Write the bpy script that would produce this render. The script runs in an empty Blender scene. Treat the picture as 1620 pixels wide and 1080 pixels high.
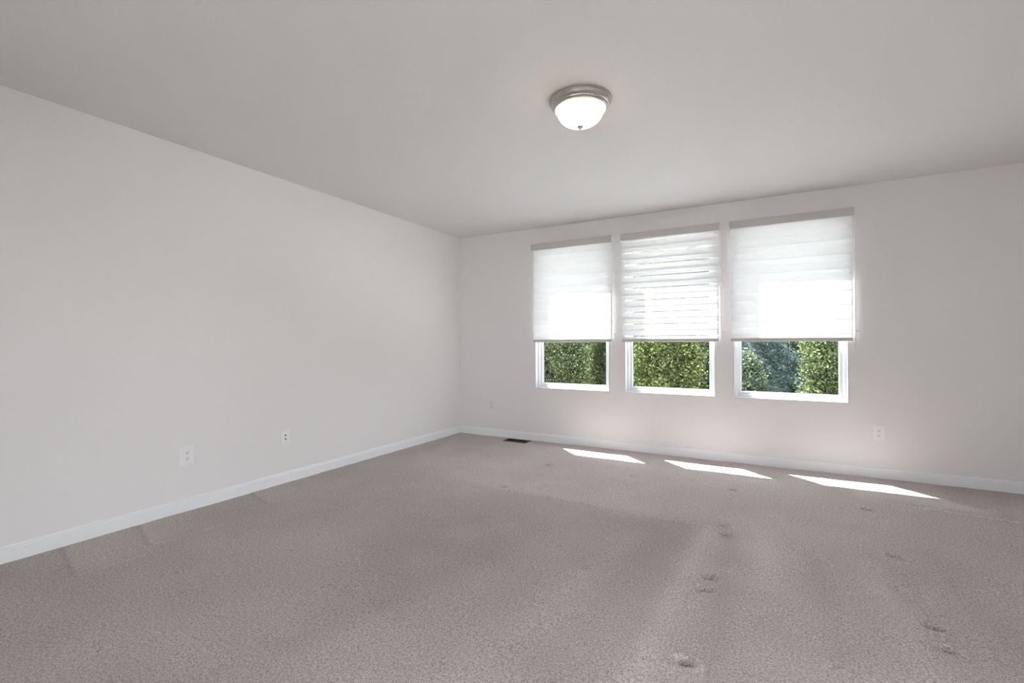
import bpy, bmesh, math, random
import numpy as np
from mathutils import Vector, Matrix

S = bpy.context.scene
COL = S.collection
PI = math.pi

# ------------------------------------------------------------------ camera
# frame of reference: origin = far left floor corner, +x along the window wall,
# -y towards the viewer, z up, metres
F_PX, YAW, PITCH, ROLL = 741.5, -0.50666, 0.004648, -0.002297
cam_d = bpy.data.cameras.new('camera')
cam_d.sensor_width = 36.0
cam_d.lens = F_PX / 1620 * 36.0
cam_d.clip_start = 0.05
cam_d.clip_end = 300
cam = bpy.data.objects.new('camera', cam_d)
COL.objects.link(cam)
fw = Vector((math.sin(YAW) * math.cos(PITCH), math.cos(YAW) * math.cos(PITCH), math.sin(PITCH)))
rt = Vector((math.cos(YAW), -math.sin(YAW), 0))
up = rt.cross(fw)
r2 = math.cos(ROLL) * rt + math.sin(ROLL) * up
u2 = -math.sin(ROLL) * rt + math.cos(ROLL) * up
M = Matrix((r2, u2, -fw)).transposed().to_4x4()
M.translation = Vector((3.4373, -4.8504, 1.1141))
cam.matrix_world = M
S.camera = cam

# ------------------------------------------------------------------ render look
S.view_settings.view_transform = 'Standard'
S.view_settings.look = 'None'
S.view_settings.gamma = 1
S.view_settings.use_curve_mapping = False
S.view_settings.exposure = 2.77
S.cycles.max_bounces = 14
S.cycles.diffuse_bounces = 9
S.cycles.transparent_max_bounces = 24
S.cycles.sample_clamp_indirect = 6
S.cycles.use_denoising = True

# ------------------------------------------------------------------ sky
w = bpy.data.worlds.new('sky')
S.world = w
w.use_nodes = True
nt = w.node_tree
nt.nodes.clear()
geo = nt.nodes.new('ShaderNodeTexCoord')
sep = nt.nodes.new('ShaderNodeSeparateXYZ')
rmp = nt.nodes.new('ShaderNodeValToRGB')
rmp.color_ramp.elements[0].position = 0.0
rmp.color_ramp.elements[0].color = (0.97, 0.985, 1.0, 1)
rmp.color_ramp.elements[1].position = 0.9
rmp.color_ramp.elements[1].color = (0.82, 0.91, 1.0, 1)
bg = nt.nodes.new('ShaderNodeBackground')
bg.inputs[1].default_value = 1.5
out = nt.nodes.new('ShaderNodeOutputWorld')
nt.links.new(geo.outputs['Generated'], sep.inputs[0])
nt.links.new(sep.outputs[2], rmp.inputs[0])
nt.links.new(rmp.outputs[0], bg.inputs[0])
nt.links.new(bg.outputs[0], out.inputs[0])

# ------------------------------------------------------------------ sun (travels +x, -y, down)
sun_d = bpy.data.lights.new('sun', 'SUN')
sun_d.energy = 12.0
sun_d.angle = math.radians(0.5)
sun_d.color = (1.0, 0.97, 0.92)
sun = bpy.data.objects.new('sun', sun_d)
sun.rotation_euler = Vector((1.09, -1.0, -2.65)).to_track_quat('-Z', 'Y').to_euler()
sun.location = (-10, 10, 25)
COL.objects.link(sun)

ROOM_X, ROOM_Y, ROOM_Z, WT = 5.25, -6.7, 2.44, 0.16
WINS = [(1.05, 1.93), (2.09, 2.965), (3.12, 4.005)]        # the three window openings
WZ0, WZ1 = 0.60, 2.155
ADDED_REAR = [(1.8, 3.3)]                                        # unseen glazed opening behind the viewer, added for its light
RZ0, RZ1 = 0.12, 2.25
ADDED_SIDE = (-5.25, -3.4)                                        # unseen opening in the right wall, added to light the left wall


def portal(loc, sx, sz, rx, rz=0):
    """guides the sky light through an opening"""
    d = bpy.data.lights.new('window_portal', 'AREA')
    d.shape = 'RECTANGLE'
    d.size, d.size_y = sx, sz
    d.cycles.is_portal = True
    o = bpy.data.objects.new('window_portal', d)
    o.location = loc
    o.rotation_euler = (rx, 0, rz)
    COL.objects.link(o)


for (a, b) in WINS:
    portal(((a + b) / 2, WT + 0.02, (WZ0 + WZ1) / 2), b - a, WZ1 - WZ0, -PI / 2)
for (a, b) in ADDED_REAR:
    portal(((a + b) / 2, ROOM_Y - WT - 0.02, (RZ0 + RZ1) / 2), b - a, RZ1 - RZ0, PI / 2)
portal((ROOM_X + WT + 0.02, sum(ADDED_SIDE) / 2, (RZ0 + RZ1) / 2), ADDED_SIDE[1] - ADDED_SIDE[0], RZ1 - RZ0, PI / 2, PI / 2)


# ------------------------------------------------------------------ materials
def mat(name, base=(0.8, 0.8, 0.8), rough=0.5, metal=0.0, spec=0.5):
    m = bpy.data.materials.new(name)
    m.use_nodes = True
    b = m.node_tree.nodes['Principled BSDF']
    b.inputs['Base Color'].default_value = (*base, 1)
    b.inputs['Roughness'].default_value = rough
    b.inputs['Metallic'].default_value = metal
    b.inputs['Specular IOR Level'].default_value = spec
    return m


def nd(m, t, **kw):
    n = m.node_tree.nodes.new(t)
    for k, v in kw.items():
        setattr(n, k, v)
    return n


def lk(m, a, b):
    m.node_tree.links.new(a, b)


def obj_coords(m):
    return nd(m, 'ShaderNodeTexCoord').outputs['Object']


def noise(m, scale, detail=2.0, rough=0.5, vec=None):
    n = nd(m, 'ShaderNodeTexNoise')
    n.inputs['Scale'].default_value = scale
    n.inputs['Detail'].default_value = detail
    n.inputs['Roughness'].default_value = rough
    lk(m, vec or obj_coords(m), n.inputs['Vector'])
    return n


def add_bump(m, height, strength, dist):
    b = nd(m, 'ShaderNodeBump')
    b.inputs['Strength'].default_value = strength
    b.inputs['Distance'].default_value = dist
    lk(m, height, b.inputs['Height'])
    lk(m, b.outputs[0], m.node_tree.nodes['Principled BSDF'].inputs['Normal'])


def ramp(m, fac, stops):
    r = nd(m, 'ShaderNodeValToRGB')
    cr = r.color_ramp
    while len(cr.elements) < len(stops):
        cr.elements.new(0.5)
    for e, (p, c) in zip(cr.elements, stops):
        e.position = p
        e.color = (*c, 1)
    lk(m, fac, r.inputs[0])
    return r.outputs[0]


def paint(name, c, scale, strength, dist):
    m = mat(name, c, 0.75, spec=0.25)
    n = noise(m, scale, 3.0, 0.55)
    add_bump(m, n.outputs['Fac'], strength, dist)
    return m


M_WALL = paint('wall_paint', (0.76, 0.738, 0.742), 160, 0.25, 0.001)
M_CEIL = paint('ceiling_texture', (0.70, 0.69, 0.695), 75, 0.45, 0.003)
M_TRIM = mat('white_trim_paint', (0.80, 0.81, 0.83), 0.35)
n_ = noise(M_TRIM, 60)
add_bump(M_TRIM, n_.outputs['Fac'], 0.05, 0.0005)
M_VINYL = mat('white_vinyl', (0.72, 0.73, 0.75), 0.35)
n_ = noise(M_VINYL, 200)
add_bump(M_VINYL, n_.outputs['Fac'], 0.03, 0.0003)
M_GASKET = mat('grey_gasket', (0.12, 0.14, 0.15), 0.6)
n_ = noise(M_GASKET, 300)
add_bump(M_GASKET, n_.outputs['Fac'], 0.1, 0.0003)
M_PLATE = mat('white_plastic', (0.80, 0.80, 0.80), 0.3)
n_ = noise(M_PLATE, 250)
add_bump(M_PLATE, n_.outputs['Fac'], 0.03, 0.0003)
M_PLATE_W = mat('wall_coloured_plastic', (0.71, 0.70, 0.69), 0.4)
n_ = noise(M_PLATE_W, 250)
add_bump(M_PLATE_W, n_.outputs['Fac'], 0.03, 0.0003)
M_SLOT = mat('dark_slot', (0.02, 0.02, 0.02), 0.6)
n_ = noise(M_SLOT, 250)
add_bump(M_SLOT, n_.outputs['Fac'], 0.03, 0.0003)
M_BRASS = mat('jack_metal', (0.25, 0.22, 0.18), 0.35, 0.9)
n_ = noise(M_BRASS, 250)
add_bump(M_BRASS, n_.outputs['Fac'], 0.05, 0.0003)


def glass_mat(name, tint, gloss):
    """thin window pane: straight-through tinted glass with a faint reflection"""
    m = bpy.data.materials.new(name)
    m.use_nodes = True
    t = m.node_tree
    t.nodes.clear()
    tr = nd(m, 'ShaderNodeBsdfTransparent')
    tr.inputs[0].default_value = (*tint, 1)
    gl = nd(m, 'ShaderNodeBsdfGlossy')
    gl.inputs['Roughness'].default_value = 0.02
    mx = nd(m, 'ShaderNodeMixShader')
    fr = nd(m, 'ShaderNodeFresnel')
    fr.inputs[0].default_value = 1.45
    ml = nd(m, 'ShaderNodeMath', operation='MULTIPLY')
    ml.inputs[1].default_value = gloss
    lk(m, fr.outputs[0], ml.inputs[0])
    lk(m, ml.outputs[0], mx.inputs[0])
    lk(m, tr.outputs[0], mx.inputs[1])
    lk(m, gl.outputs[0], mx.inputs[2])
    o = nd(m, 'ShaderNodeOutputMaterial')
    lk(m, mx.outputs[0], o.inputs[0])
    return m


M_GLASS = glass_mat('low_e_window_glass', (0.66, 0.68, 0.68), 0.12)
M_GLASS_R = glass_mat('clear_added_glass', (0.90, 0.91, 0.91), 0.8)


def fabric(name, c, transl, transp, weave=900.0):
    """woven shade cloth: part diffuse, part translucent, part open mesh"""
    m = bpy.data.materials.new(name)
    m.use_nodes = True
    m.node_tree.nodes.clear()
    d = nd(m, 'ShaderNodeBsdfDiffuse')
    tl = nd(m, 'ShaderNodeBsdfTranslucent')
    tp = nd(m, 'ShaderNodeBsdfTransparent')
    wv = noise(m, weave, 1.0)
    cc = ramp(m, wv.outputs['Fac'], [(0.3, tuple(x * 0.95 for x in c)), (0.7, c)])
    lk(m, cc, d.inputs[0])
    lk(m, cc, tl.inputs[0])
    a = nd(m, 'ShaderNodeMixShader')
    a.inputs[0].default_value = transl
    lk(m, d.outputs[0], a.inputs[1])
    lk(m, tl.outputs[0], a.inputs[2])
    b = nd(m, 'ShaderNodeMixShader')
    b.inputs[0].default_value = transp
    lk(m, a.outputs[0], b.inputs[1])
    lk(m, tp.outputs[0], b.inputs[2])
    o = nd(m, 'ShaderNodeOutputMaterial')
    lk(m, b.outputs[0], o.inputs[0])
    return m


M_BAND = fabric('shade_opaque_band', (0.90, 0.90, 0.915), 0.162, 0.0)
M_SHEER = fabric('shade_sheer_band', (0.80, 0.80, 0.80), 0.5, 0.92)
M_VAL = fabric('valance_cloth', (0.60, 0.57, 0.55), 0.04, 0.0, 500)
M_RAIL = fabric('bottom_rail_cloth', (0.60, 0.58, 0.56), 0.05, 0.0, 500)
M_CORD = mat('cord_plastic', (0.66, 0.65, 0.62), 0.45)
n_ = noise(M_CORD, 300)
add_bump(M_CORD, n_.outputs['Fac'], 0.05, 0.0003)

# brushed nickel / bronze of the ceiling light
M_NICK = mat('brushed_nickel', (0.5, 0.46, 0.43), 0.40, 1.0)
n_ = noise(M_NICK, 90, 4)
lk(M_NICK, ramp(M_NICK, n_.outputs['Fac'], [(0.3, (0.44, 0.40, 0.375)), (0.7, (0.56, 0.52, 0.49))]),
   M_NICK.node_tree.nodes['Principled BSDF'].inputs['Base Color'])
M_SHADE = bpy.data.materials.new('frosted_lamp_glass')
M_SHADE.use_nodes = True
M_SHADE.node_tree.nodes.clear()
d = nd(M_SHADE, 'ShaderNodeBsdfDiffuse')
tl = nd(M_SHADE, 'ShaderNodeBsdfTranslucent')
em = nd(M_SHADE, 'ShaderNodeEmission')
nz = noise(M_SHADE, 14, 3)
cc = ramp(M_SHADE, nz.outputs['Fac'], [(0.3, (0.74, 0.66, 0.57)), (0.7, (0.84, 0.77, 0.69))])
lk(M_SHADE, cc, d.inputs[0])
lk(M_SHADE, cc, tl.inputs[0])
em.inputs[0].default_value = (1.0, 0.76, 0.55, 1)
em.inputs[1].default_value = 0.02
a = nd(M_SHADE, 'ShaderNodeMixShader')
a.inputs[0].default_value = 0.5
lk(M_SHADE, d.outputs[0], a.inputs[1])
lk(M_SHADE, tl.outputs[0], a.inputs[2])
s_ = nd(M_SHADE, 'ShaderNodeAddShader')
lk(M_SHADE, a.outputs[0], s_.inputs[0])
lk(M_SHADE, em.outputs[0], s_.inputs[1])
o_ = nd(M_SHADE, 'ShaderNodeOutputMaterial')
lk(M_SHADE, s_.outputs[0], o_.inputs[0])

M_RIM = mat('pale_glass_rim', (0.85, 0.80, 0.74), 0.2)
n_ = noise(M_RIM, 60)
add_bump(M_RIM, n_.outputs['Fac'], 0.05, 0.0005)
M_VENT = mat('brown_register_metal', (0.055, 0.038, 0.028), 0.45, 0.3)
n_ = noise(M_VENT, 120)
lk(M_VENT, ramp(M_VENT, n_.outputs['Fac'], [(0.3, (0.045, 0.030, 0.022)), (0.7, (0.075, 0.052, 0.038))]),
   M_VENT.node_tree.nodes['Principled BSDF'].inputs['Base Color'])

# carpet: speckled twist pile; brushed pile marks and painted floor light and shade come from the 'nap' attribute
M_CARPET = mat('taupe_carpet', (0.4, 0.36, 0.34), 0.95, spec=0.1)
b_ = M_CARPET.node_tree.nodes['Principled BSDF']
b_.inputs['Sheen Weight'].default_value = 0.25
b_.inputs['Sheen Roughness'].default_value = 0.6
oc = obj_coords(M_CARPET)
tuft = noise(M_CARPET, 215, 2.5, 0.7, oc)
tuft2 = noise(M_CARPET, 100, 2.0, 0.6, oc)
mxn = nd(M_CARPET, 'ShaderNodeMath', operation='MULTIPLY_ADD')
lk(M_CARPET, tuft2.outputs['Fac'], mxn.inputs[0])
mxn.inputs[1].default_value = 0.35
sc_ = nd(M_CARPET, 'ShaderNodeMath', operation='MULTIPLY')
sc_.inputs[1].default_value = 0.65
lk(M_CARPET, tuft.outputs['Fac'], sc_.inputs[0])
lk(M_CARPET, sc_.outputs[0], mxn.inputs[2])
base = ramp(M_CARPET, mxn.outputs[0], [(0.37, (0.215, 0.180, 0.168)), (0.50, (0.500, 0.435, 0.415)), (0.63, (0.74, 0.655, 0.635))])
att = nd(M_CARPET, 'ShaderNodeAttribute', attribute_name='nap_and_light')
mul = nd(M_CARPET, 'ShaderNodeMix', data_type='RGBA', blend_type='MULTIPLY')
mul.inputs[0].default_value = 1.0
lk(M_CARPET, base, mul.inputs[6])
lk(M_CARPET, att.outputs['Fac'], mul.inputs[7])
lk(M_CARPET, mul.outputs[2], b_.inputs['Base Color'])
add_bump(M_CARPET, mxn.outputs[0], 0.9, 0.012)


def leaf_mat(name, c0, c1, c2, tr=0.45):
    m = bpy.data.materials.new(name)
    m.use_nodes = True
    m.node_tree.nodes.clear()
    g = nd(m, 'ShaderNodeNewGeometry')
    col = ramp(m, g.outputs['Random Per Island'], [(0.0, c0), (0.68, c1), (1.0, c2)])
    ta = nd(m, 'ShaderNodeAttribute', attribute_name='tone')
    mm = nd(m, 'ShaderNodeMix', data_type='RGBA', blend_type='MULTIPLY')
    mm.inputs[0].default_value = 1.0
    lk(m, col, mm.inputs[6])
    lk(m, ta.outputs['Fac'], mm.inputs[7])
    col = mm.outputs[2]
    d = nd(m, 'ShaderNodeBsdfDiffuse')
    t = nd(m, 'ShaderNodeBsdfTranslucent')
    lk(m, col, d.inputs[0])
    lk(m, col, t.inputs[0])
    a = nd(m, 'ShaderNodeMixShader')
    a.inputs[0].default_value = tr
    lk(m, d.outputs[0], a.inputs[1])
    lk(m, t.outputs[0], a.inputs[2])
    o = nd(m, 'ShaderNodeOutputMaterial')
    lk(m, a.outputs[0], o.inputs[0])
    return m


M_LEAF = [leaf_mat('leaf_mid_green', (0.065, 0.088, 0.050), (0.130, 0.162, 0.082), (0.42, 0.46, 0.22)),
          leaf_mat('leaf_yellow_green', (0.062, 0.084, 0.040), (0.138, 0.172, 0.064), (0.46, 0.50, 0.19)),
          leaf_mat('leaf_dark_green', (0.046, 0.067, 0.048), (0.078, 0.106, 0.070), (0.34, 0.40, 0.25)),
          leaf_mat('leaf_light_green', (0.065, 0.087, 0.050), (0.130, 0.165, 0.076), (0.42, 0.46, 0.21))]
M_NEEDLE = leaf_mat('blue_spruce_needles', (0.07, 0.10, 0.095), (0.14, 0.19, 0.185), (0.42, 0.50, 0.50), 0.2)
M_BARK = mat('bark', (0.10, 0.075, 0.055), 0.9)
n_ = noise(M_BARK, 20, 4)
add_bump(M_BARK, n_.outputs['Fac'], 0.8, 0.02)
M_GRASS = mat('lawn', (0.08, 0.14, 0.04), 0.95)
n_ = noise(M_GRASS, 6, 6, 0.7)
lk(M_GRASS, ramp(M_GRASS, n_.outputs['Fac'], [(0.35, (0.012, 0.018, 0.008)), (0.65, (0.05, 0.065, 0.028))]),
   M_GRASS.node_tree.nodes['Principled BSDF'].inputs['Base Color'])
M_SIDING = mat('exterior_siding', (0.6, 0.6, 0.58), 0.6)
wv_ = nd(M_SIDING, 'ShaderNodeTexWave', bands_direction='Z')
wv_.inputs['Scale'].default_value = 2.5
lk(M_SIDING, obj_coords(M_SIDING), wv_.inputs['Vector'])
add_bump(M_SIDING, wv_.outputs['Fac'], 0.5, 0.01)


# ------------------------------------------------------------------ builders
class MB:
    """collects shapes in a bmesh and links them as one mesh object"""

    def __init__(self):
        self.bm = bmesh.new()

    def box(self, x0, x1, y0, y1, z0, z1, bevel=0.0, mi=0):
        vs = [self.bm.verts.new((x, y, z)) for x in (x0, x1) for y in (y0, y1) for z in (z0, z1)]
        idx = [(0, 1, 3, 2), (4, 6, 7, 5), (0, 4, 5, 1), (2, 3, 7, 6), (0, 2, 6, 4), (1, 5, 7, 3)]
        fs = [self.bm.faces.new([vs[i] for i in q]) for q in idx]
        for f in fs:
            f.material_index = mi
        if bevel > 0:
            es = list({e for f in fs for e in f.edges})
            r = bmesh.ops.bevel(self.bm, geom=es, offset=bevel, segments=2, affect='EDGES', profile=0.6)
            for f in r['faces']:
                f.material_index = mi
        return self

    def prism(self, pts, axis, a, b):
        """extrude a closed 2-D profile along an axis (profile given in the two other axes)"""
        def P(u, v, t):
            return {'x': (t, u, v), 'y': (u, t, v), 'z': (u, v, t)}[axis]
        va = [self.bm.verts.new(P(u, v, a)) for u, v in pts]
        vb = [self.bm.verts.new(P(u, v, b)) for u, v in pts]
        n = len(pts)
        self.bm.faces.new(va)
        self.bm.faces.new(vb[::-1])
        for i in range(n):
            j = (i + 1) % n
            self.bm.faces.new((va[i], vb[i], vb[j], va[j]))
        return self

    def lathe(self, prof, c=(0, 0, 0), seg=64, axis='z'):
        rings = []
        for r, z in prof:
            ring = []
            for k in range(seg):
                a = 2 * PI * k / seg
                u, v = r * math.cos(a), r * math.sin(a)
                p = (c[0] + u, c[1] + v, c[2] + z) if axis == 'z' else \
                    ((c[0] + z, c[1] + u, c[2] + v) if axis == 'x' else (c[0] + u, c[1] + z, c[2] + v))
                ring.append(self.bm.verts.new(p))
            rings.append(ring)
        for A, B in zip(rings, rings[1:]):
            for k in range(seg):
                self.bm.faces.new((A[k], A[(k + 1) % seg], B[(k + 1) % seg], B[k]))
        return self

    def tube(self, pts, r, seg=8):
        pts = [Vector(p) for p in pts]
        rings = []
        for i, p in enumerate(pts):
            t = (pts[min(i + 1, len(pts) - 1)] - pts[max(i - 1, 0)]).normalized()
            a = Vector((0, 1, 0)) if abs(t.y) < 0.9 else Vector((1, 0, 0))
            u = t.cross(a).normalized()
            v = t.cross(u)
            rr = r[i] if isinstance(r, (list, tuple)) else r
            rings.append([self.bm.verts.new(p + rr * (math.cos(2 * PI * k / seg) * u + math.sin(2 * PI * k / seg) * v)) for k in range(seg)])
        for A, B in zip(rings, rings[1:]):
            for k in range(seg):
                self.bm.faces.new((A[k], A[(k + 1) % seg], B[(k + 1) % seg], B[k]))
        self.bm.faces.new(rings[0][::-1])
        self.bm.faces.new(rings[-1])
        return self

    def build(self, name, mats, parent=None, smooth=False, loc=None):
        bmesh.ops.recalc_face_normals(self.bm, faces=self.bm.faces)
        me = bpy.data.meshes.new(name)
        self.bm.to_mesh(me)
        self.bm.free()
        for m in (mats if isinstance(mats, (list, tuple)) else [mats]):
            me.materials.append(m)
        if smooth:
            for p in me.polygons:
                p.use_smooth = True
            me.set_sharp_from_angle(angle=math.radians(40))
        o = bpy.data.objects.new(name, me)
        COL.objects.link(o)
        if parent:
            o.parent = parent
        if loc:
            o.location = loc
        return o


def empty(name, loc, rz=0.0):
    o = bpy.data.objects.new(name, None)
    o.empty_display_size = 0.1
    o.location = loc
    o.rotation_euler = (0, 0, rz)
    COL.objects.link(o)
    return o


def tag(o, label, cat, group=None):
    o['label'] = label
    o['category'] = cat
    if group:
        o['group'] = group
    return o


def structure(o, label=None, cat=None):
    o['kind'] = 'structure'
    if label:
        o['label'] = label
    if cat:
        o['category'] = cat
    return o


# ------------------------------------------------------------------ room shell
def wall_with_holes(name, xs, y0, y1, z0, z1, holes, hz0, hz1, m):
    """slab along x with rectangular openings"""
    b = MB()
    edges = [xs[0]]
    for a, c in holes:
        b.box(edges[-1], a, y0, y1, z0, z1)
        b.box(a, c, y0, y1, z0, hz0)
        b.box(a, c, y0, y1, hz1, z1)
        edges.append(c)
    b.box(edges[-1], xs[1], y0, y1, z0, z1)
    bmesh.ops.remove_doubles(b.bm, verts=b.bm.verts, dist=1e-5)
    return structure(b.build(name, m))


wall_with_holes('wall_back', (-WT, ROOM_X + WT), 0, WT, -0.02, ROOM_Z, WINS, WZ0, WZ1, M_WALL)
wall_with_holes('wall_front', (-WT, ROOM_X + WT), ROOM_Y - WT, ROOM_Y, -0.02, ROOM_Z, ADDED_REAR, RZ0, RZ1, M_WALL)
structure(MB().box(-WT, 0, ROOM_Y, 0, -0.02, ROOM_Z).build('wall_left', M_WALL))
b = MB()
for (y0, y1, z0, z1) in ((ROOM_Y, ADDED_SIDE[0], -0.02, ROOM_Z), (ADDED_SIDE[1], 0, -0.02, ROOM_Z), (*ADDED_SIDE, -0.02, RZ0), (*ADDED_SIDE, RZ1, ROOM_Z)):
    b.box(ROOM_X, ROOM_X + WT, y0, y1, z0, z1)
bmesh.ops.remove_doubles(b.bm, verts=b.bm.verts, dist=1e-5)
structure(b.build('wall_right', M_WALL))
structure(MB().box(-WT - .35, ROOM_X + WT + .35, ROOM_Y - WT - .35, WT + .02, ROOM_Z, ROOM_Z + 0.25).build('ceiling', M_CEIL))
structure(MB().box(-WT, ROOM_X + WT, ROOM_Y - WT, WT, -0.9, -0.021).build('wall_foundation', M_SIDING))

# carpet with dents left by furniture and pile brushed in vacuum strokes, broad light and shade painted in
REG = (0.735, 1.015, -0.192, -0.058)       # floor register opening
gx = np.linspace(0, ROOM_X, 620)
gy = np.concatenate([np.linspace(ROOM_Y, -4.35, 80)[:-1], np.linspace(-4.35, 0, 560)])
NX, NY = len(gx), len(gy)
X, Y = np.meshgrid(gx, gy)
Z = np.zeros_like(X)
rng = np.random.default_rng(3)


def smooth_noise(cx, cy, seed):
    r = np.random.default_rng(seed)
    g = r.random((cy + 2, cx + 2))
    u = (X / ROOM_X) * cx
    v = ((Y - ROOM_Y) / -ROOM_Y) * cy
    i, j = np.minimum(u.astype(int), cx), np.minimum(v.astype(int), cy)
    fu, fv = u - i, v - j
    fu, fv = fu * fu * (3 - 2 * fu), fv * fv * (3 - 2 * fv)
    return (g[j, i] * (1 - fu) * (1 - fv) + g[j, i + 1] * fu * (1 - fv) + g[j + 1, i] * (1 - fu) * fv + g[j + 1, i + 1] * fu * fv)


def step(e0, e1, x):
    t = np.clip((x - e0) / (e1 - e0), 0, 1)
    return t * t * (3 - 2 * t)


Z += 0.004 * (smooth_noise(30, 38, 1) - 0.5) + 0.003 * (smooth_noise(80, 100, 2) - 0.5)
DENTS = [(1.607, -1.689, 1), (1.631, -0.918, .6), (3.175, -0.924, 1), (3.988, -0.958, .9), (3.174, -1.714, 1), (3.197, -1.873, .7),
         (3.990, -1.742, 1), (3.171, -2.441, 1), (3.163, -2.569, .9), (3.986, -2.445, 1), (3.977, -2.593, 1), (3.16, -3.12, 1.1),
         (2.40, -0.92, .4)]
DN = 0.0
for (dx, dy, k) in DENTS:
    rr = ((X - dx) / 0.030) ** 2 + ((Y - dy) / 0.023) ** 2
    Z -= 0.020 * k * np.exp(-rr ** 2.2)
    DN = DN + 0.11 * k * np.exp(-rr ** 1.5)
    Z += 0.004 * k * np.exp(-((np.sqrt(rr) - 1.7) / 0.5) ** 2)

nap_and_light = 0.97 + 0.16 * (smooth_noise(9, 11, 5) - 0.5) + 0.10 * (smooth_noise(26, 34, 6) - 0.5)


def seg_dist(ax, ay, bx, by):
    L2 = (bx - ax) ** 2 + (by - ay) ** 2
    t = np.clip(((X - ax) * (bx - ax) + (Y - ay) * (by - ay)) / L2, 0, 1)
    return np.hypot(X - ax - t * (bx - ax), Y - ay - t * (by - ay))


# brushed field in front of the bed position, its far edge a raised line
field = step(-1.68, -1.80, Y) * step(1.30, 1.75, X) * step(3.12, 2.95, X)
nap_and_light -= 0.14 * field * step(-4.2, -1.9, Y)
ridge = np.exp(-(seg_dist(2.0, -1.74, 3.1, -1.79) / 0.014) ** 2)
Z += 0.005 * ridge
nap_and_light += 0.14 * ridge
# strokes running towards the viewer
for (ax, ay, bx, by, wd, k) in [(3.09, -1.85, 3.02, -3.3, .05, .09), (3.22, -1.85, 3.25, -3.3, .06, -.07), (3.38, -1.72, 3.42, -2.4, .07, .08),
                                (3.62, -1.9, 3.66, -3.3, .05, -.05), (3.85, -1.9, 3.92, -3.3, .06, .05), (4.15, -1.6, 4.25, -3.0, .07, -.04),
                                (2.75, -2.1, 2.5, -3.8, .09, .04), (2.2, -2.3, 1.8, -4.0, .12, -.04)]:
    nap_and_light += 1.7 * k * np.exp(-(seg_dist(ax, ay, bx, by) / wd) ** 2)
# pale crease towards the right wall
cr = np.exp(-(seg_dist(4.33, -0.755, 5.2, -0.83) / 0.012) ** 2)
nap_and_light += 0.32 * cr
Z += 0.005 * cr
cr = np.exp(-(seg_dist(4.0, -0.72, 4.33, -0.755) / 0.012) ** 2)
nap_and_light += 0.12 * cr
# short triangular strokes beside the left wall
for (ax, ay, bx, by, ex, ey) in [(0.01, -3.44, 0.42, -3.56, .46, -3.19), (0.03, -3.80, 0.50, -3.90, .52, -3.62), (0.02, -2.72, 0.35, -2.82, .4, -2.5)]:
    side = (Y - (ay + (by - ay) * (X - ax) / (bx - ax)))
    msk = step(0.0, 0.02, side) * step(0.36, 0.2, side) * step(bx + .03, bx - .08, X)
    nap_and_light += 0.14 * msk * (1 - 2.2 * np.clip(side, 0, 0.4))
    nap_and_light -= 0.13 * np.exp(-(seg_dist(ax, ay, bx, by) / 0.014) ** 2)
    nap_and_light += 0.12 * np.exp(-(seg_dist(bx, by, ex, ey) / 0.015) ** 2)
nap_and_light -= 0.09 * step(3.0, 1.6, X) * step(-1.6, -2.4, Y)  # left foreground darkened in the colour, standing in for dimmer light
nap_and_light += 0.15 * np.maximum(step(2.75, 3.3, X), 0.9 * step(-1.95, -1.6, Y) * step(0.5, 1.4, X))  # light painted into the carpet colour on the right and near the windows
nap_and_light -= DN
nap_and_light = np.clip(nap_and_light, 0.55, 1.5)

vid = np.arange(NX * NY).reshape(NY, NX)
cxm = (gx[:-1] + gx[1:]) / 2
cym = (gy[:-1] + gy[1:]) / 2
CX, CY = np.meshgrid(cxm, cym)
keep = ~((CX > REG[0]) & (CX < REG[1]) & (CY > REG[2]) & (CY < REG[3]))
quads = np.stack([vid[:-1, :-1], vid[:-1, 1:], vid[1:, 1:], vid[1:, :-1]], -1)[keep]
me = bpy.data.meshes.new('floor')
me.from_pydata(np.stack([X, Y, Z], -1).reshape(-1, 3).tolist(), [], quads.tolist())
at_ = me.attributes.new('nap_and_light', 'FLOAT', 'POINT')
at_.data.foreach_set('value', nap_and_light.astype(np.float32).ravel())
me.materials.append(M_CARPET)
me.polygons.foreach_set('use_smooth', [True] * len(me.polygons))
floor = bpy.data.objects.new('floor', me)
COL.objects.link(floor)
structure(floor)

# baseboards: flat face, small stepped and sloped top
BH = 0.086


def base_prof(s):
    return [(0, -0.005), (s * 0.013, -0.005), (s * 0.013, BH - 0.020), (s * 0.0105, BH - 0.015), (s * 0.0105, BH - 0.008), (s * 0.006, BH - 0.001), (s * 0.0, BH)]


structure(MB().prism(base_prof(1), 'y', ROOM_Y, -0.0).build('baseboard_left', M_TRIM))
structure(MB().prism([(p, q) for p, q in base_prof(-1)], 'x', 0.0, ROOM_X).build('baseboard_back', M_TRIM))
b = MB()
b.prism([(ROOM_X + p, q) for p, q in base_prof(-1)], 'y', ROOM_Y, 0)
structure(b.build('baseboard_right', M_TRIM))
b = MB()
b.prism([(ROOM_Y + p, q) for p, q in base_prof(1)], 'x', 0.0, ROOM_X)
structure(b.build('baseboard_front', M_TRIM))


# ------------------------------------------------------------------ windows
def ring(b, x0, x1, z0, z1, y0, y1, wl, wr, wb, wt, bevel=0.002):
    b.box(x0, x0 + wl, y0, y1, z0, z1, bevel)
    b.box(x1 - wr, x1, y0, y1, z0, z1, bevel)
    b.box(x0 + wl, x1 - wr, y0, y1, z0, z0 + wb, bevel)
    b.box(x0 + wl, x1 - wr, y0, y1, z1 - wt, z1, bevel)
    return b


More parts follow.
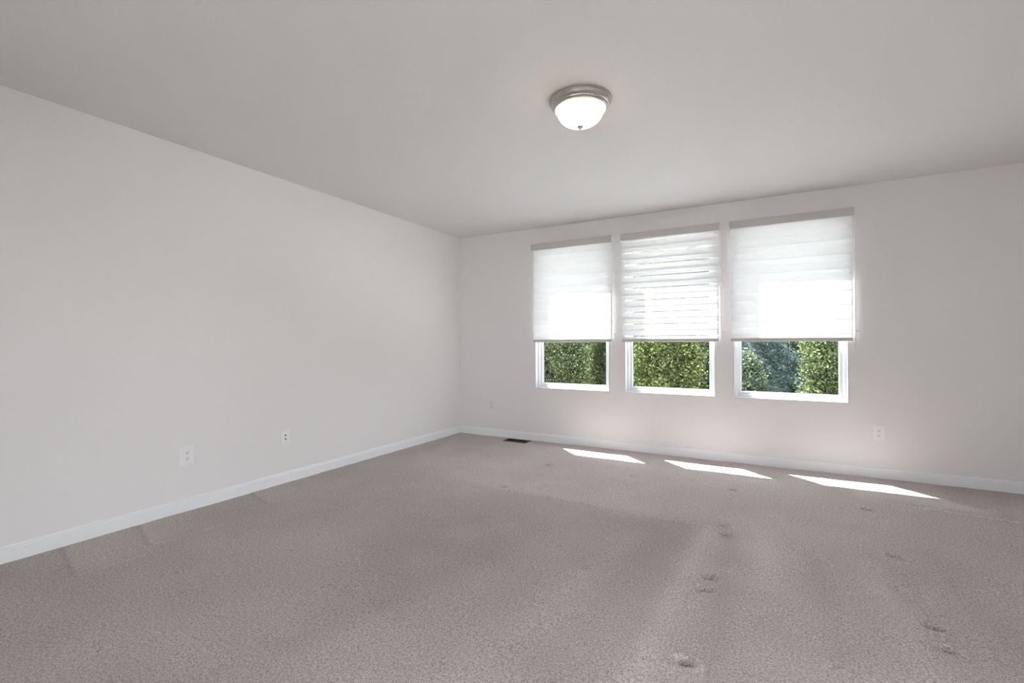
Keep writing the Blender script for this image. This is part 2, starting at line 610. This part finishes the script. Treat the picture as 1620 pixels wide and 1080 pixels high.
WLAB = ['white vinyl window nearest the left corner, green leaves below its shade',
        'middle white vinyl window of the three, bright leaves below its shade',
        'rightmost and widest looking white vinyl window with bluish spruce outside']
for i, (a, c) in enumerate(WINS):
    win = structure(empty('window_%d' % (i + 1), ((a + c) / 2, 0, WZ0)), WLAB[i], 'window')
    hw = (c - a) / 2
    H = WZ1 - WZ0
    # jamb liner flush with the wall, then the fixed frame, then the sash
    ring(MB(), -hw + .0005, hw - .0005, .0005, H - .0005, -0.003, 0.16, .010, .010, .010, .010).build('jamb_liner', M_VINYL, win)
    ring(MB(), -hw + .010, hw - .010, .010, H - .010, 0.045, 0.125, .026, .026, .022, .026, .003).build('window_frame', M_VINYL, win)
    s = MB()
    ring(s, -hw + .036, hw - .036, .032, H - .036, 0.070, 0.115, .026, .026, .028, .028, .003)
    s.build('sash', M_VINYL, win)
    g = ring(MB(), -hw + .060, hw - .060, .058, H - .062, 0.094, 0.104, .005, .005, .005, .005, 0)
    g.build('gasket', M_GASKET, win)
    MB().box(-hw + .064, hw - .064, 0.098, 0.101, .062, H - .066).build('glass_pane', M_GLASS, win)

for i, (a, c) in enumerate(ADDED_REAR + [ADDED_SIDE]):  # unseen openings added to bring more sky light into the room
    if i < len(ADDED_REAR):
        win = structure(empty('window_%d' % (i + 4), ((a + c) / 2, ROOM_Y, RZ0)))
    else:
        win = structure(empty('window_%d' % (i + 4), (ROOM_X + WT, (a + c) / 2, RZ0), PI / 2))
    hw = (c - a) / 2
    H = RZ1 - RZ0
    f = ring(MB(), -hw, hw, 0, H, -WT, 0.0, .05, .05, .05, .05, .003)
    f.box(-.025, .025, -.12, -.04, .05, H - .05, .003)
    f.build('window_frame', M_VINYL, win)
    MB().box(-hw + .05, hw - .05, -.082, -.078, .05, H - .05).build('glass_pane', M_GLASS_R, win)


# ------------------------------------------------------------------ banded roller shades
ST, SB = 2.245, 1.128            # top of valance, underside of bottom rail
SLAB = ['banded sheer roller shade on the window nearest the left corner, half lowered',
        'banded sheer roller shade on the middle window, with thin dark slits between its bands',
        'banded sheer roller shade on the rightmost window, cord clip fixed beside it']
SX = [(1.022, 1.978, 1.046, 1.969), (2.066, 3.012, 2.074, 2.999), (3.090, 4.043, 3.098, 4.030)]
PER = 0.1222


def shade(i):
    x0, x1, f0, f1 = SX[i]
    cx = (x0 + x1) / 2
    o = tag(empty('roller_shade', (cx, 0, SB)), SLAB[i], 'window shade', 'roller shades over the three windows')
    h = ST - SB
    X0, X1 = x0 - cx, x1 - cx
    # valance: cloth wrapped cassette with rounded lower lip
    zb = h - 0.068
    prof = [(-0.001, h), (-0.062, h), (-0.066, h - .004), (-0.066, zb + .006), (-0.061, zb), (-0.052, zb), (-0.052, h - .010), (-0.001, h - .010)]
    MB().prism(prof, 'x', X0 + .004, X1 - .004).build('valance', M_VAL, o)
    for s, xx in ((-1, X0), (1, X1)):
        cp = MB().box(min(xx, xx - s * .004), max(xx, xx - s * .004), -0.068, -0.001, zb - .004, h + .001, .0015)
        cp.build('end_cap', M_VINYL, o)
    MB().tube([(X0 + .006, -.032, h - .036), (X1 - .006, -.032, h - .036)], 0.017, 20).build('roller_tube', M_VINYL, o, True)
    # two cloth layers, opaque and sheer stripes in turn
    top = h - 0.040
    bot = 0.018
    mats = [M_BAND, M_SHEER]
    if i == 1:
        gap, off = 0.0088, 0.0
    else:
        gap, off = -0.0045, 0.0
    z_ref = 1.189 - SB if i == 1 else 1.196 - SB      # centre of the lowest slit or overlap
    op = (PER - gap) / 2 if i != 1 else 0.0585
    for lay, yy in ((0, -0.0300), (1, -0.0275)):
        b = MB()
        segs = []
        if i == 1:
            # slit between front band top and back band bottom; generous overlap on the other side
            st = z_ref - gap / 2 - 0.066 if lay == 0 else z_ref + gap / 2
            ln = 0.066
        else:
            st = z_ref - 0.002 - (0.0611 if lay == 0 else 0.0)
            ln = 0.0652
        k = -3
        cuts = []
        while True:
            s0 = st + k * PER
            if s0 > top:
                break
            cuts.append((s0, s0 + ln, 0))
            cuts.append((s0 + ln, s0 + PER, 1))
            k += 1
        for (s0, s1, mi) in cuts:
            s0, s1 = max(s0, bot), min(s1, top)
            if s1 - s0 < 1e-4:
                continue
            vs = [b.bm.verts.new(p) for p in ((f0 - cx, yy, s0), (f1 - cx, yy, s0), (f1 - cx, yy, s1), (f0 - cx, yy, s1))]
            b.bm.faces.new(vs).material_index = mi
        bmesh.ops.remove_doubles(b.bm, verts=b.bm.verts, dist=1e-5)
        cl = b.build('front_cloth' if lay == 0 else 'rear_cloth', mats, o)
    # bottom rail, cloth covered with end plugs
    MB().box(f0 - cx + .003, f1 - cx - .003, -0.043, -0.018, 0.0, 0.032, .005).build('bottom_rail', M_RAIL, o)
    for xx in (f0 - cx, f1 - cx - .004):
        MB().box(xx, xx + .004, -0.042, -0.019, 0.001, 0.031, .001).build('rail_cap', M_CORD, o)
    # cord loop hanging at the right end
    xr = X1 + 0.004
    z0 = -0.085
    pts = [(X1 - .004, -.058, zb + .01), (X1 + .002, -.056, zb - .1), (X1 + .004, -.050, 0.10), (X1 + .001, -.045, 0.02), (X1 - .004, -.040, z0 + .02), (X1 - .001, -.034, z0),
           (X1 + .006, -.026, z0 + .015), (X1 + .010, -.022, 0.02), (X1 + .009, -.018, 0.10), (X1 + .006, -.018, zb - .1), (X1 + .003, -.018, zb + .01)]
    MB().tube(pts, 0.0016, 8).build('pull_cord', M_CORD, o, True)
    zc = 0.09
    ck = MB().box(X1 + .004, X1 + .030, -0.016, -0.0005, zc - .008, zc + .008, .002)
    ck.box(X1 - .001, X1 + .012, -0.030, -0.012, zc - .004, zc + .004, .001)
    ck.build('cord_clip', M_VINYL, o)
    return o


for i in range(3):
    shade(i)

# ------------------------------------------------------------------ ceiling light
LC = (2.525, -2.432, ROOM_Z)
lamp = tag(empty('ceiling_light', LC), 'round flush ceiling light, nickel pan with glowing frosted glass bowl', 'ceiling light')
pan = [(0.0, -0.0005), (0.166, -0.0005), (0.170, -0.004), (0.170, -0.009), (0.164, -0.014), (0.160, -0.022), (0.154, -0.030), (0.147, -0.034), (0.146, -0.039),
       (0.140, -0.044), (0.136, -0.046), (0.132, -0.045), (0.132, -0.028), (0.0, -0.026)]
MB().lathe(pan, (0, 0, 0), 96).build('pan', M_NICK, lamp, True)
bowl = [(0.128, -0.040), (0.1265, -0.050), (0.1245, -0.056)]
for k in range(1, 17):
    a = k / 16 * PI / 2
    bowl.append((max(0.1245 * math.cos(a) ** 0.85, 0.0006), -0.056 - 0.082 * math.sin(a)))
MB().lathe(bowl, (0, 0, 0), 96).build('glass_bowl', M_SHADE, lamp, True)
MB().lathe([(0.1285, -0.041), (0.1385, -0.0455), (0.1405, -0.049), (0.1375, -0.0525), (0.1275, -0.0515)], (0, 0, 0), 96).build('glass_rim', M_RIM, lamp, True)
MB().lathe([(0.0005, -0.139), (0.017, -0.139), (0.018, -0.143), (0.014, -0.147), (0.009, -0.150), (0.008, -0.154), (0.005, -0.158), (0.0005, -0.159)], (0, 0, 0), 32).build('finial', M_NICK, lamp, True)
for k, (bx_, by_) in enumerate([(0.035, 0.045), (-0.035, -0.045)]):
    ld = bpy.data.lights.new('lamp_bulb', 'POINT')
    ld.energy = 0.36
    ld.color = (1.0, 0.80, 0.60)
    ld.shadow_soft_size = 0.025
    lo = bpy.data.objects.new('lamp_bulb', ld)
    lo.location = (bx_, by_, -0.075)
    lo.parent = lamp
    COL.objects.link(lo)


# ------------------------------------------------------------------ wall plates (built facing -y, then turned)
def plate(loc, rz, label, kind, m=None, wd=0.074, ht=0.120):
    m = m or M_PLATE
    o = tag(empty('wall_plate' if kind == 'jack' else 'power_outlet', loc, rz), label, 'wall outlet')
    p = MB()
    w2, h2 = wd / 2, ht / 2
    p.box(-w2, w2, -0.0065, -0.0005, -h2, h2, .0025)
    p.build('cover_plate', m, o)
    if kind == 'duplex':
        for s in (-1, 1):
            zc = s * 0.0195
            f = MB()
            pr = []
            for k in range(24):
                a = 2 * PI * k / 24
                pr.append((0.0172 * math.cos(a), zc + max(-0.0140, min(0.0140, 0.0172 * math.sin(a)))))
            f.prism(pr, 'y', -0.0085, -0.006)
            r = f.build('receptacle', m, o)
            sl = MB()
            sl.box(-0.0078, -0.0052, -0.0089, -0.0083, zc + .000, zc + .0090)
            sl.box(0.0052, 0.0078, -0.0089, -0.0083, zc + .000, zc + .0080)
            sl.lathe([(0.0001, -0.0089), (0.0031, -0.0089), (0.0031, -0.0083)], (0, 0, zc - .0070), 12, 'y')
            sl.build('slots', M_SLOT, r)
        MB().lathe([(0.0001, -0.0082), (0.003, -0.0078), (0.0034, -0.006)], (0, 0, 0), 16, 'y').build('screw', m, o, True)
    else:
        cx_ = MB().lathe([(0.0001, -0.016), (0.0035, -0.016), (0.0045, -0.015), (0.0045, -0.009), (0.0075, -0.009), (0.0075, -0.006)], (0, 0, 0.014), 12, 'y')
        cx_.build('coax_jack', M_BRASS, o)
        pj = MB().box(-0.010, 0.010, -0.0085, -0.006, -.024, -.006, .001)
        pj = pj.build('phone_jack', m, o)
        MB().box(-0.0065, 0.0065, -0.0089, -0.0083, -.0195, -.0105).build('opening', M_SLOT, pj)
        for s in (-1, 1):
            MB().lathe([(0.0001, -0.0082), (0.003, -0.0078), (0.0034, -0.006)], (0, 0, s * .045), 16, 'y').build('screw', m, o, True)
    return o


plate((0, -3.157, 0.369), PI / 2, 'white duplex power outlet low on the left wall, nearest the viewer', 'duplex', wd=.080, ht=.124)
plate((0, -2.432, 0.366), PI / 2, 'white wall plate with cable and phone jacks on the left wall', 'jack', wd=.080, ht=.124)
plate((4.203, 0, 0.370), 0, 'white duplex power outlet on the window wall right of the rightmost window', 'duplex', wd=.082, ht=.122)
plate((0.463, 0, 0.372), 0, 'wall-coloured power outlet on the window wall close to the left corner', 'duplex', M_PLATE_W, wd=.074, ht=.116)

# ------------------------------------------------------------------ floor register
rg = tag(empty('floor_register', ((REG[0] + REG[1]) / 2, (REG[2] + REG[3]) / 2, 0)), 'brown metal floor register in the carpet below the left window', 'floor vent')
hx, hy = (REG[1] - REG[0]) / 2 + .006, (REG[3] - REG[2]) / 2 + .006
f = MB()
f.box(-hx, hx, -hy, -hy + .018, -.012, .005, .001)
f.box(-hx, hx, hy - .018, hy, -.012, .005, .001)
f.box(-hx, -hx + .018, -hy + .018, hy - .018, -.012, .005, .001)
f.box(hx - .018, hx, -hy + .018, hy - .018, -.012, .005, .001)
f.box(-.004, .004, -hy + .018, hy - .018, -.012, -.001)
f.build('register_frame', M_VENT, rg)
lv = MB()
n = 22
for k in range(n):
    xx = -hx + .024 + k * (2 * hx - .048) / (n - 1)
    if abs(xx) > .006:
        lv.prism([(xx - .003, -.010), (xx - .001, -.010), (xx + .003, -.002), (xx + .001, -.002)], 'y', -hy + .018, hy - .018)
lv.build('louvres', M_VENT, rg)
MB().box(-hx + .001, hx - .001, -hy + .001, hy - .001, -.0195, -.018).build('duct', M_SLOT, rg)

# ------------------------------------------------------------------ outside: lawn, shrubs, spruce
GZ = -0.9
GXS, GYS = np.linspace(-60, 60, 61), np.concatenate([np.linspace(-60, 12, 10), np.linspace(13, 60, 48)])
gv = []
for yy in GYS:
    for xx in GXS:
        rise = 0.0 if yy < 20 else min(6.5, (yy - 20) * 0.45) + 0.35 * math.sin(xx * .7) * math.sin(yy * .5 + xx * .2)
        gv.append((xx, yy, GZ + rise))
gf = [(r0 * 61 + c0, r0 * 61 + c0 + 1, r0 * 61 + c0 + 62, r0 * 61 + c0 + 61) for r0 in range(len(GYS) - 1) for c0 in range(60)]
gm = bpy.data.meshes.new('ground')
gm.from_pydata(gv, [], gf)
gm.materials.append(M_GRASS)
g_ = bpy.data.objects.new('ground', gm)
COL.objects.link(g_)
structure(g_)


M_PAVE = mat('bounce_concrete', (0.62, 0.60, 0.58), 0.9)
n_ = noise(M_PAVE, 12, 5, 0.7)
lk(M_PAVE, ramp(M_PAVE, n_.outputs['Fac'], [(0.3, (0.70, 0.695, 0.69)), (0.7, (0.80, 0.795, 0.785))]),
   M_PAVE.node_tree.nodes['Principled BSDF'].inputs['Base Color'])
M_BOUNCE_R = mat('bounce_pavers', (0.36, 0.35, 0.345), 0.9)
n_ = noise(M_BOUNCE_R, 10, 5, 0.7)
lk(M_BOUNCE_R, ramp(M_BOUNCE_R, n_.outputs['Fac'], [(0.3, (0.32, 0.315, 0.31)), (0.7, (0.42, 0.41, 0.40))]),
   M_BOUNCE_R.node_tree.nodes['Principled BSDF'].inputs['Base Color'])
structure(MB().box(-10, 16, -22, ROOM_Y - WT - .001, GZ - .1, GZ + .5, .01).build('bounce_slab_2', M_BOUNCE_R))  # unseen paving added behind the house to bounce light onto the ceiling
structure(MB().box(-4, 9, WT + .001, 5.0, GZ - .1, GZ + .04, .01).build('bounce_slab_1', M_PAVE))  # unseen pale slab added to reflect sun up through the windows


def leaf_mesh(name, pts, nrm, L, W, seed, m, tone=None):
    """one diamond-shaped folded leaf per point"""
    r = np.random.default_rng(seed)
    n = len(pts)
    nrm = nrm + r.normal(0, 0.55, (n, 3))
    nrm /= np.linalg.norm(nrm, axis=1)[:, None]
    t = r.normal(0, 1, (n, 3)) + np.array([0, 0, -0.5])
    t -= (t * nrm).sum(1)[:, None] * nrm
    t /= np.linalg.norm(t, axis=1)[:, None]
    u = np.cross(nrm, t)
    s = r.uniform(0.65, 1.3, n)[:, None]
    A = pts - t * L / 2 * s
    B = pts + u * W / 2 * s - t * L * .08 * s + nrm * W * .15
    C = pts + t * L / 2 * s
    D = pts - u * W / 2 * s - t * L * .08 * s + nrm * W * .15
    V = np.stack([A, B, C, D], 1).reshape(-1, 3)
    i = np.arange(n) * 4
    F = np.concatenate([np.stack([i, i + 1, i + 2], 1), np.stack([i, i + 2, i + 3], 1)], 0)
    me = bpy.data.meshes.new(name)
    me.vertices.add(len(V))
    me.vertices.foreach_set('co', V.astype(np.float32).ravel())
    me.loops.add(F.size)
    me.loops.foreach_set('vertex_index', F.astype(np.int32).ravel())
    me.polygons.add(len(F))
    me.polygons.foreach_set('loop_start', (np.arange(len(F)) * 3).astype(np.int32))
    me.update(calc_edges=True)
    at = me.attributes.new('tone', 'FLOAT', 'POINT')
    at.data.foreach_set('value', np.repeat(np.ones(n) if tone is None else tone, 4).astype(np.float32))
    me.materials.append(m)
    return me


def shrub_foliage(seed, n, rx, ry, h):
    """lumpy crown from the ground up: clusters of leaves on branch ends"""
    r = np.random.default_rng(seed)
    nc = int(380 + 460 * rx)
    th = r.uniform(0, 2 * PI, nc)
    zz = r.uniform(0.02, 1.0, nc)
    rad = np.sqrt(np.clip(1 - (zz * 2 - 0.75) ** 2 / 1.6, 0.08, 1)) * r.uniform(0.55, 1.0, nc)
    C = np.stack([rx * rad * np.cos(th), ry * rad * np.sin(th), zz * h], 1)
    k = r.integers(0, nc, n)
    d = r.normal(0, 1, (n, 3))
    d /= np.linalg.norm(d, axis=1)[:, None]
    P = C[k] + d * (r.uniform(0.35, 1, n) ** .6)[:, None] * r.uniform(.12, .30, nc)[k][:, None]
    P[:, 2] = np.clip(P[:, 2], 0.03, None)
    N = d * .6 + np.array([0, 0, .5])
    T = r.uniform(0.62, 1.45, nc)[k]
    return P, N, T


def stems(seed, h, rx, name, parent):
    r = random.Random(seed)
    b = MB()
    for k in range(7):
        a = r.uniform(0, 2 * PI)
        e = r.uniform(.25, .7) * rx
        p = [(0.1 * math.cos(a), 0.1 * math.sin(a), -0.02)]
        for q in (0.3, 0.6, 0.9):
            p.append((0.1 * math.cos(a) + e * q * math.cos(a) + r.uniform(-.06, .06), 0.1 * math.sin(a) + e * q * math.sin(a) + r.uniform(-.06, .06), h * q * .9))
        b.tube(p, [.045, .035, .022, .01], 7)
    return b.build(name, M_BARK, parent)


SHRUBS = [  # x, y, rx, ry, height, leaf material, label
    (-1.95, 7.0, 1.00, .55, 4.3, 0, 'wide mid green leafy shrub outside, filling most of the left window'),
    (1.10, 7.0, .86, .55, 4.2, 1, 'bright yellow green leafy shrub outside, filling the middle window'),
    (2.86, 7.0, .42, .45, 1.68, 2, 'low dark green shrub outside the right window, in front of the bluish spruce'),
    (4.83, 7.0, .78, .55, 4.2, 3, 'light green leafy shrub in the right half of the right window'),
    (-0.75, 9.2, .85, .55, 4.6, 0, 'green shrub standing back in the gap between the left and middle windows'),
    (-3.60, 9.2, .95, .55, 4.6, 0, 'green shrub standing back at the left edge of the left window'),
    (1.45, 9.2, .75, .55, 4.6, 2, 'dark green shrub behind the bright yellow green one in the middle window'),
    (5.90, 9.2, .85, .55, 4.6, 0, 'green shrub standing back at the right edge of the right window'),
]
for k, (x, y, rx, ry, h, mi, lab) in enumerate(SHRUBS):
    o = tag(empty('shrub', (x, y, GZ), 0), lab, 'shrub', 'shrubs outside the windows')
    n = int(62000 * rx + 22000) if h > 3 else 22000
    P, N, T = shrub_foliage(10 + k, n, rx, ry, h)
    me = leaf_mesh('foliage', P, N, 0.055, 0.036, 50 + k, M_LEAF[mi], T)
    fo = bpy.data.objects.new('foliage', me)
    fo.parent = o
    COL.objects.link(fo)
    stems(k, h, rx, 'stems', o)

# bluish spruce behind the shrubs: whorls of drooping boughs with needle sprays
sp = tag(empty('spruce_tree', (2.95, 12.9, GZ)), 'bluish spruce tree standing behind the low shrub outside the right window', 'tree')
tk = MB().tube([(0, 0, -.02), (0, 0, 2), (0, 0, 5.2)], [.12, .08, .015], 10)
r = np.random.default_rng(77)
PP, NN = [], []
for lvl in range(19):
    z = 0.35 + lvl * 0.27
    R_ = 1.7 * (1 - z / 5.7) + .06
    for q in range(11):
        a = r.uniform(0, 2 * PI)
        tk.tube([(0, 0, z), (R_ * .5 * math.cos(a), R_ * .5 * math.sin(a), z - .02), (R_ * math.cos(a), R_ * math.sin(a), z - .18 * R_)], [.018, .012, .004], 5)
        m_ = int(520 * (R_ / 1.9) + 60)
        t = r.uniform(.1, 1.05, m_)
        off = r.normal(0, 1, (m_, 3)) * np.array([.13, .13, .10]) * (1.2 - t * .7)[:, None]
        PP.append(np.stack([R_ * t * math.cos(a), R_ * t * math.sin(a), z - .18 * R_ * t ** 2], 1) + off - np.array([0, 0, .05]))
        NN.append(np.tile([math.cos(a) * .4, math.sin(a) * .4, .6], (m_, 1)))
tk.build('trunk', M_BARK, sp)
me = leaf_mesh('needles', np.concatenate(PP), np.concatenate(NN), 0.10, 0.020, 5, M_NEEDLE)
fo = bpy.data.objects.new('needles', me)
fo.parent = sp
COL.objects.link(fo)

# back row of taller shrubs closing the gaps
for k, (x, y, h) in enumerate([(-5.3, 11.6, 5.2), (-2.8, 11.6, 5.0), (-0.32, 11.6, 5.1), (6.5, 11.6, 5.4), (4.15, 16.8, 5.8)]):
    lab = ['tall dark green tree behind the shrubs, at the left edge of the left window', 'tall dark green tree behind the shrubs, seen through the left window', 'tall dark green tree behind the shrubs, seen through the middle window',
           'tall dark green tree behind the shrubs, to the right of the spruce', 'tall dark tree far back, in the gap just right of the bluish spruce'][k]
    o = tag(empty('broadleaf_tree', (x, y, GZ)), lab, 'tree')
    P, N, T = shrub_foliage(30 + k, 42000, .82, .9, h)
    me = leaf_mesh('foliage', P, N, 0.08, 0.05, 90 + k, M_LEAF[2], T)
    fo = bpy.data.objects.new('foliage', me)
    fo.parent = o
    COL.objects.link(fo)
    stems(40 + k, h, 1.8, 'trunk', o)
